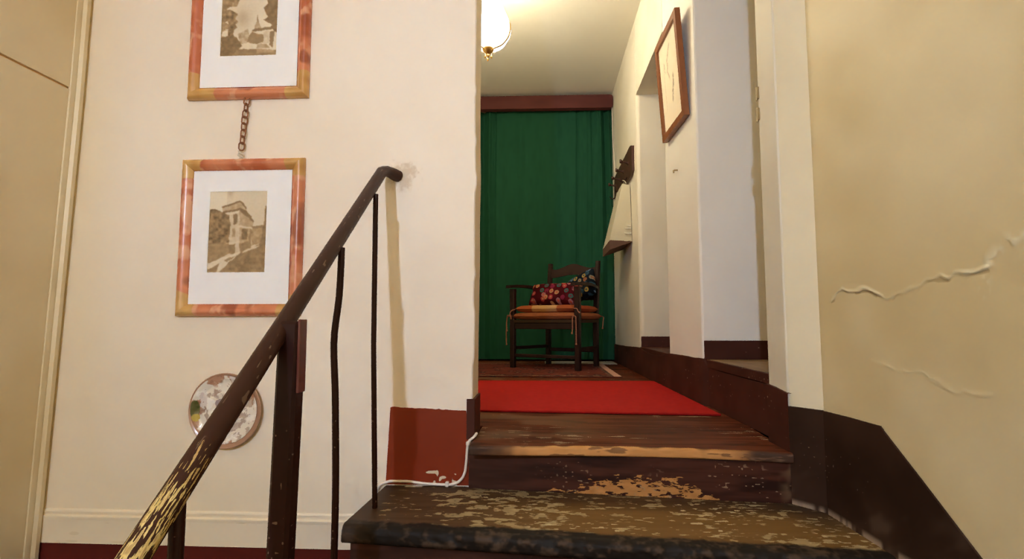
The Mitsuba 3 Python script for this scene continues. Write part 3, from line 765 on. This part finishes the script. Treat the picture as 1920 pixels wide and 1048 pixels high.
# ---- green curtain
u = np.linspace(-.98, .698, 420); zc = np.linspace(.016, 2.47, 60)
def fold(u, z):
    y = .006 * np.sin(u * 9 + .4 * np.sin(z * 1.3)) + .003 * np.sin(u * 31 + z * .4)
    for c, w, a in ((-.56, .022, .030), (-.50, .018, -.028), (-.45, .012, .012), (.36, .012, .026), (.44, .016, -.016), (.50, .012, .020), (.585, .016, -.030), (.63, .014, .028), (.672, .012, -.024), (-.62, .02, -.03), (-.70, .03, .03), (.20, .02, .008), (-.2, .03, .008)):
        y = y + a * np.exp(-((u - c - .008 * np.sin(z * 1.7 + c * 9)) / w) ** 2) * (.95 + .45 * np.cos(z * .8 + c * 5))
    return y
uu, zg = np.meshgrid(u, zc, indexing='ij')
C = np.stack([uu + .012 * (1 - zg / 2.47) * np.clip((uu - .4) / .3, 0, 1), 5.16 + fold(uu, zg), zg], -1)
front_ = C; back_ = C + [0, .005, 0]
cur = cat([grid_mesh(front_[::-1]), grid_mesh(back_)])
obj('curtain', cur, 'm_curtain', smooth=True, label='floor length dark green curtain closing the end of the hall', category='curtain')
pel = [(-1.0, 2.445), (.672, 2.432), (.694, 2.442), (.698, 2.46), (.698, 2.535), (.69, 2.556), (.668, 2.562), (-1.0, 2.572)]
obj('pelmet', prism_y(pel, 5.03, 5.10), 'm_pelmet', label='maroon pelmet board along the top of the green curtain', category='pelmet')

# ------------------------------------------------------------------ armchair
e_, d_ = np.array([.871, -.491, 0]), np.array([.491, .871, 0])
CM = np.eye(4); CM[:3, 0], CM[:3, 1] = e_, d_; CM[:3, 3] = [.022, 4.185, 0]
def chairput(m):
    m = m.copy(); m.apply_transform(CM); return m
lab('armchair', 'dark wooden armchair with wavy crest rail standing before the green curtain', 'chair')
def leg(x0, y0, z0, x1, y1, z1, s0, s1):
    pts = []
    for (x, y, z, s) in ((x0, y0, z0, s0), (x1, y1, z1, s1)):
        b = .006
        for sx in (-1, 1):
            for sy in (-1, 1):
                pts += [[x + sx * s, y + sy * (s - b), z], [x + sx * (s - b), y + sy * s, z]]
    return trimesh.convex.convex_hull(np.array(pts))
ft = .0072
for s in (-1, 1):
    obj('armchair__leg', chairput(leg(s * .288, 0, ft, s * .288, 0, .638, .020, .022)), 'm_chair')
for s in (-1, 1):
    back = cat([leg(s * .225, .48, ft if s < 0 else .0012, s * .225, .48, .40, .020, .021), leg(s * .225, .48, .40, s * .228, .535, .888, .021, .018)])
    obj('armchair__leg', chairput(back), 'm_chair')
cxs = np.linspace(-.21, .21, 41)
crest_top = .845 + .018 * np.cos(cxs / .21 * np.pi) + .012 * np.exp(-(cxs / .07) ** 2) + .010 * np.exp(-((np.abs(cxs) - .21) / .03) ** 2)
crest_bot = .770 + .010 * np.cos(cxs / .21 * np.pi)
cr = prism_y(list(zip(cxs, crest_bot)) + list(zip(cxs[::-1], crest_top[::-1])), -.011, .011); cv = np.array(cr.vertices); cv[:, 1] += .52 + (cv[:, 2] - .80) * .11 
obj('armchair__crest_rail', chairput(tm(cv, cr.faces)), 'm_chair', label='wavy crest rail')
obj('armchair__back_rail', chairput(box(-.208, .208, .492, .512, .555, .615, .004)), 'm_chair')
for s in (-1, 1):
    pa = [(s * .288, -.075), (s * .288, .0), (s * .280, .20), (s * .262, .36), (s * .240, .47)]
    ps = smooth_path([[x, y, z] for (x, y), z in zip(pa, (.640, .650, .657, .648, .640))], 14)
    V = np.array([[[p[0] - w, p[1], p[2]], [p[0] - w, p[1], p[2] + .022], [p[0] + w, p[1], p[2] + .022], [p[0] + w, p[1], p[2]], [p[0] - w, p[1], p[2]]] for p, w in zip(ps, np.interp(np.linspace(0, 1, 14), [0, .15, .5, 1], [.020, .030, .026, .018]))])
    m = grid_mesh(V); cap = tm(np.vstack([V[0, :4], V[-1, :4]]), [[0, 1, 2], [0, 2, 3], [4, 6, 5], [4, 7, 6]])
    obj('armchair__arm', chairput(cat([m, cap])), 'm_chair')
obj('armchair__seat', chairput(prism([(-.30, -.018), (.30, -.018), (.246, .49), (-.246, .49)], .365, .388)), 'm_rush')
obj('armchair__apron', chairput(box(-.268, .268, -.010, .012, .315, .365, .003)), 'm_chair')
obj('armchair__stretcher', chairput(box(-.268, .268, -.012, .012, .092, .118, .004)), 'm_chair')
obj('armchair__stretcher', chairput(box(-.206, .206, .470, .490, .12, .15, .004)), 'm_chair')
for s in (-1, 1):
    q = leg(s * .285, .02, .16, s * .230, .46, .16, .010, .010)
    V = trimesh.convex.convex_hull(np.array([[s * x + o, y, z] for x, y in ((.286, .02), (.228, .462)) for o in (-.009, .009) for z in (.15, .176)]))
    obj('armchair__stretcher', chairput(V), 'm_chair')

def pillow(lx, ly, lz, nu=34, p=4.0, sag=0.0, seed=0):
    """a stuffed rectangular pad lx by ly, thickness lz; returns mesh and uv in 0..1"""
    u, v = np.meshgrid(np.linspace(-1, 1, nu), np.linspace(-1, 1, nu), indexing='ij')
    t = ((1 - np.abs(u) ** p) * (1 - np.abs(v) ** p)).clip(0) ** .5
    pinch = 1 - .06 * (1 - np.abs(u) ** 2) * (np.abs(v) ** 6) ; pinch2 = 1 - .06 * (1 - np.abs(v) ** 2) * (np.abs(u) ** 6)
    w = .10 * (meshkit.fbm(np.stack([u * 2, v * 2, 0 * u], -1), 3, seed) - .5)
    top = np.stack([u * lx / 2 * pinch2, v * ly / 2 * pinch, t * lz / 2 * (1 + w)], -1); bot = top * [1, 1, -1]
    g1, g2 = grid_mesh(top), grid_mesh(bot[:, ::-1])
    uv = np.stack([(u + 1) / 2, (v + 1) / 2], -1)
    return cat([g1, g2]), np.vstack([uv.reshape(-1, 2), uv[:, ::-1].reshape(-1, 2)])

pm, puv = pillow(.575, .50, .058, p=12, seed=1); pm.apply_translation([.0, .225, .4172])
obj('seat_pad__cushion', chairput(pm), 'm_pad', smooth=True, uv=puv)
lab('seat_pad', 'plain orange brown seat pad, lower of the two on the armchair, tied at the corners', 'seat pad')
pm, puv = pillow(.525, .46, .058, p=12, seed=2); pm.apply_translation([.0, .222, .4752])
obj('seat_pad_001__cushion', chairput(pm), 'm_pad_check', smooth=True, uv=puv)
lab('seat_pad_001', 'orange and cream checked seat pad, upper of the two on the armchair', 'seat pad')
def tie(k, pts):
    ps = smooth_path(pts, 18); m = tube(ps, .0042, 8)
    kn = trimesh.creation.icosphere(1, .008); kn.apply_translation(ps[-1])
    obj(k + '__tie', chairput(cat([m, kn])), 'm_tie', smooth=40)
tie('seat_pad', [(-.285, -.030, .418), (-.315, -.035, .425), (-.328, -.032, .36), (-.325, -.032, .30)])
tie('seat_pad', [(-.285, -.030, .416), (-.325, -.025, .41), (-.337, -.024, .32), (-.335, -.024, .19)])
tie('seat_pad', [(.270, -.031, .418), (.262, -.036, .405), (.262, -.036, .34), (.258, -.036, .285)])
tie('seat_pad', [(.275, -.031, .416), (.290, -.036, .41), (.291, -.034, .30), (.291, -.034, .205)])
tie('seat_pad', [(.275, .47, .418), (.305, .46, .405), (.305, .44, .36), (.30, .44, .32)])
tie('seat_pad_001', [(.262, -.012, .472), (.30, -.034, .468), (.305, -.034, .455), (.318, -.03, .44)])
tie('seat_pad_001', [(-.262, -.012, .472), (-.295, -.034, .44), (-.29, -.034, .42), (-.285, -.036, .40)])

def cushion(key, lx, lz, th, rot, loc, bsdf, label, seed, tilt):
    m, uv = pillow(lx, lz, th, 40, p=5, seed=seed)
    R = trimesh.transformations.euler_matrix(tilt, 0, 0) ; Rz = trimesh.transformations.rotation_matrix(rot[1], [0, 0, 1]); Rs = trimesh.transformations.rotation_matrix(rot[0], [0, 0, 1])
    m.apply_transform(Rs); m.apply_transform(R); m.apply_transform(Rz); m.apply_translation(loc)
    uv = uv * [lx, lz]
    obj(key, chairput(m), bsdf, smooth=True, uv=uv, label=label, category='cushion')
cushion('cushion', .43, .19, .12, (0, .0), (-.02, .20, .594), 'm_cush_red', 'dark red cushion with round flower pattern lying on the seat pads', 4, math.radians(63))
cushion('cushion_001', .28, .24, .10, (.38, -.35), (.145, .385, .660), 'm_cush_blue', 'dark blue cushion with yellow and white motifs leaning at the armchair back right', 6, math.radians(72))

# ------------------------------------------------------------------ coat rack and bag on the hall wall
lab('coat_rack', 'dark wooden coat rack board with pegs on the right wall near the curtain', 'coat rack')
rk = [(3.95, 1.50), (4.02, 1.475), (4.86, 1.475), (4.90, 1.51), (4.90, 1.67), (4.86, 1.70), (4.02, 1.71), (3.95, 1.69)]
obj('coat_rack__board', prism_x(rk, .680, .7065), 'm_rack')
for k, y in enumerate((4.10, 4.34, 4.58, 4.80)):
    peg = lathe([(0, -.002), (.017, -.002), (.017, .004), (.008, .009), (.007, .042), (.013, .05), (.017, .058), (.013, .066), (0, .068)], 14); v = np.array(peg.vertices)
    obj('coat_rack__peg', tm(np.c_[.680 - v[:, 2], v[:, 1] + y, v[:, 0] + 1.60 + v[:, 2] * .25], np.array(peg.faces)[:, ::-1]), 'm_rack', smooth=40)
for y in (4.16, 4.46, 4.74):
    obj('coat_rack__hook', tube(smooth_path([[.678, y, 1.505], [.665, y, 1.485], [.645, y, 1.468], [.628, y, 1.472], [.622, y, 1.49]], 14), .0045, 8), 'm_iron', smooth=True)
lab('paper_bag', 'pale upright bag with brown base hanging under the coat rack', 'bag')
# a tapered bag: near side gusset, broad face, back; open lower edge closed by the base
b = np.array([[.528, 4.10, .940], [.698, 4.10, .985], [.698, 4.56, .985], [.528, 4.56, .930]]); t_ = np.array([[.640, 4.16, 1.455], [.694, 4.13, 1.435], [.694, 4.50, 1.435], [.640, 4.48, 1.455]])
b[0, 2] = .998; b[3, 2] = .990
def wall_of(a, c, n=14):
    s = np.linspace(0, 1, n)[:, None]
    P = np.array([(b[a] * (1 - q) + b[c] * q) * (1 - s) + (t_[a] * (1 - q) + t_[c] * q) * s for q in np.linspace(0, 1, n)])
    P[..., 1] += .006 * (meshkit.noise(P * [20, 20, 8], 4) - .5); return grid_mesh(P)
obj('paper_bag__body', cat([wall_of(0, 1), wall_of(1, 2), wall_of(2, 3), wall_of(3, 0), tm(t_, [[0, 2, 1], [0, 3, 2]])]), 'm_bag', smooth=35)
bb = np.vstack([b, b - [[.0, 0, .010]] * 4]); bb[4:, 2] = [.925, .985, .985, .925]; bb[:4] += [[0, 0, .0]] * 4
obj('paper_bag__base', trimesh.convex.convex_hull(np.vstack([b + [0, -.001, .0], [[.528, 4.10, .925], [.528, 4.56, .925], [.690, 4.10, .990], [.690, 4.56, .990]]])), 'm_bag_base', label='dark brown sloping base')
obj('paper_bag__handle', tube(smooth_path([[.668, 4.15, 1.452], [.655, 4.155, 1.475], [.645, 4.16, 1.479], [.650, 4.165, 1.474], [.660, 4.20, 1.45]], 20), .004, 8), 'm_bag', smooth=True)
for z, w in ((1.105, .03), (1.085, .045), (1.045, .05)):
    obj('paper_bag__mark', box(.690 - w, .690, 4.088, 4.1, z, z + .006), 'm_bag_print', label='shiny pale mark')
obj('wall_cable', tube(smooth_path([[.6925, 5.06, 2.44], [.6945, 5.06, 2.2], [.700, 5.02, 1.9], [.6975, 4.96, 1.72], [.6965, 4.93, 1.5], [.697, 4.92, 1.35]], 30), .0045, 8), 'm_white_cable', smooth=True,
    label='thin pale cable running down the wall beside the curtain', category='cable')

# ---- tilted picture on the hall's pier
lab('wall_picture', 'brown wooden framed pale sketch on the right hall wall, tilting forward', 'picture')
def tilted(m):                                                     # built flat: x = along y, y = out of the wall, z = up from the lower edge
    v = np.array(m.vertices); th = math.radians(3.6); X = v[:, 0]; out = v[:, 1] * math.cos(th) + v[:, 2] * math.sin(th); Z = v[:, 2] * math.cos(th) - v[:, 1] * math.sin(th)
    wallx = np.interp(X + 2.50, [2.43, 2.985], [.714, .700])
    return tm(np.c_[wallx - .004 - out, X + 2.505, Z + 1.352], np.array(m.faces)[:, ::-1])
PW, PH, pw_ = .405, .535, .032
for pts in ([(0, 0), (PW, 0), (PW - pw_, pw_), (pw_, pw_)], [(PW, 0), (PW, PH), (PW - pw_, PH - pw_), (PW - pw_, pw_)], [(PW, PH), (0, PH), (pw_, PH - pw_), (PW - pw_, PH - pw_)], [(0, PH), (0, 0), (pw_, pw_), (pw_, PH - pw_)]):
    obj('wall_picture__moulding', tilted(prism_y(pts, 0, .026)), 'm_brown_frame')
ny, nz = 90, 120
a_, c_ = np.meshgrid(np.linspace(0, 1, ny), np.linspace(0, 1, nz), indexing='ij')
G = np.stack([pw_ * .8 + a_ * (PW - pw_ * 1.6), np.full_like(a_, .014), pw_ * .8 + c_ * (PH - pw_ * 1.6)], -1)
col = np.empty(a_.shape + (3,)); col[:] = S(240, 228, 200)
def strokes(pts, w, cc, k=.8):
    d = np.full(a_.shape, 9.)
    wa = a_ + .03 * (meshkit.fbm(G * 40, 2, 3) - .5); wc = c_ + .02 * (meshkit.fbm(G * 40, 2, 7) - .5)
    for (x0, y0), (x1, y1) in zip(pts[:-1], pts[1:]):
        ux, uy = x1 - x0, y1 - y0; t = np.clip(((wa - x0) * ux + (wc - y0) * uy) / (ux * ux + uy * uy + 1e-9), 0, 1)
        d = np.minimum(d, np.hypot(wa - x0 - t * ux, wc - y0 - t * uy))
    q = (np.clip(1 - d / w, 0, 1) * k * (.4 + .6 * (meshkit.fbm(G * 90, 2, 1) > .45)))[..., None]
    col[:] = col * (1 - q) + np.array(S(*cc)) * q
strokes([(.45, .28), (.42, .36), (.38, .42), (.36, .50)], .05, (110, 85, 62)); strokes([(.62, .62), (.58, .68), (.60, .74), (.50, .82), (.45, .86)], .035, (150, 122, 92), .7)
strokes([(.75, .76), (.72, .66)], .02, (120, 96, 72)); strokes([(.52, .52), (.58, .60)], .03, (160, 132, 102), .6); strokes([(.78, .25), (.78, .75)], .02, (190, 172, 140), .5)
obj('wall_picture__sketch', tilted(grid_mesh(G)), 'm_print', smooth=False, color=col.reshape(-1, 3), label='pale sheet with faint brown sketch')
obj('wall_picture__back_board', tilted(box(.01, PW - .01, .002, .010, .01, PH - .01)), 'm_rack')

# ---- nail hook, old hinge remains
hk = tube(smooth_path([[.712, 2.742, 1.150], [.694, 2.742, 1.150], [.684, 2.742, 1.146], [.684, 2.735, 1.136]], 12), .004, 8)
obj('wall_hook', hk, 'm_steel', smooth=True, label='small metal hook in the pier below the tilted picture', category='hook')
for z, which in ((1.085, 'upper'), (1.015, 'lower')):
    hb = cat([box(.6995, .7055, 1.706, 1.718, z, z + .040, .0015), tube([[.7005, 1.7185, z - .003], [.7005, 1.7185, z + .043]], .0032, 8)])
    obj('hinge', hb, 'm_steel', smooth=40, label=which + ' of two small old hinges on the edge of the pale hall pier', category='hinge', group='old hinges on the pier')

# ------------------------------------------------------------------ hall lamp
lab('hanging_lamp', 'lit white glass pendant lamp with brass fittings hanging in the hall', 'lamp')
hl = HALL_LAMP
a = np.linspace(0, 2 * np.pi, 61)
prof = np.array([(.050, .42), (.056, .40), (.066, .35), (.082, .29), (.104, .235), (.126, .185), (.139, .14), (.141, .105), (.133, .07), (.115, .04), (.092, .018), (.066, .004), (.03, -.002), (.0, -.002)])
P = np.stack([prof[:, :1] * np.cos(a), prof[:, :1] * np.sin(a), prof[:, 1:] + 0 * a], -1)
fl = np.exp(-((prof[:, 1] - .06) / .06) ** 2)[:, None]
P[..., :2] *= (1 + .025 * fl * np.cos(a * 8))[..., None]
obj('hanging_lamp__shade', grid_mesh((P + hl)), {'type': 'twosided', 'bsdf': {'type': 'diffuse', 'reflectance': {'type': 'rgb', 'value': [.7, .68, .62]}}}, smooth=True, label='glowing white bell shade',
    emitter={'type': 'area', 'radiance': {'type': 'rgb', 'value': list(HALL_RADIANCE)}})
obj('hanging_lamp__canopy', lathe([(0, 2.568), (.02, 2.57), (.05, 2.585), (.055, 2.5995), (0, 2.5995)], 24, (hl[0], hl[1], 0)), 'm_brass', smooth=40)
obj('hanging_lamp__rod', tube([[hl[0], hl[1], hl[2] + .30], [hl[0], hl[1], 2.572]], .006, 10), 'm_brass', smooth=40)
obj('hanging_lamp__collar', lathe([(0, .415), (.045, .415), (.056, .422), (.056, .435), (.03, .45), (0, .455)], 24, hl), 'm_brass', smooth=40)
obj('hanging_lamp__finial', lathe([(0, -.062), (.006, -.06), (.010, -.05), (.007, -.040), (.018, -.032), (.034, -.018), (.036, -.006), (.022, .004), (0, .006)], 20, hl), 'm_brass', smooth=40, label='brass finial below the shade')
for k, ph in enumerate((-.35, 1.75, 3.85)):
    c, s = math.cos(ph), math.sin(ph)
    rz = [(.020, -.020), (.05, -.008), (.085, -.002), (.118, .020), (.142, .055), (.150, .095), (.148, .125), (.140, .135)]
    obj('hanging_lamp__scroll_arm', tube(smooth_path([[hl[0] + r * c, hl[1] + r * s, hl[2] + z] for r, z in rz], 26), .005, 8), 'm_brass', smooth=True)
    for r_, dz in ((.045, -.05), (.022, -.075)):
        dp = lathe([(0, -.022), (.005, -.016), (.0065, -.008), (.003, .004), (.0015, .014), (0, .016)], 8, (hl[0] + r_ * c, hl[1] + r_ * s, hl[2] + dz + .02))
        obj('hanging_lamp__drop', dp, 'm_brass' if r_ < .03 else 'm_crystal', smooth=40)

# ------------------------------------------------------------------ stair lamp (above and behind the viewer; its light makes the rail's shadow)
lab('stair_lamp', 'bare round bulb on a thin rod hanging over the stairs behind the viewer', 'lamp')
sl = STAIR_LAMP
gm = trimesh.creation.icosphere(3, .03); gm.apply_translation(sl)
obj('stair_lamp__bulb', gm, {'type': 'diffuse', 'reflectance': {'type': 'rgb', 'value': [.7, .7, .7]}}, smooth=True, emitter={'type': 'area', 'radiance': {'type': 'rgb', 'value': list(STAIR_RADIANCE)}})
obj('stair_lamp__rod', tube([sl + [0, 0, .05], [sl[0], sl[1], 2.5995]], .006, 8), 'm_brass', smooth=40)
obj('stair_lamp__cap', lathe([(0, .028), (.016, .028), (.016, .055), (.008, .062), (0, .062)], 20, sl), 'm_brass', smooth=40)
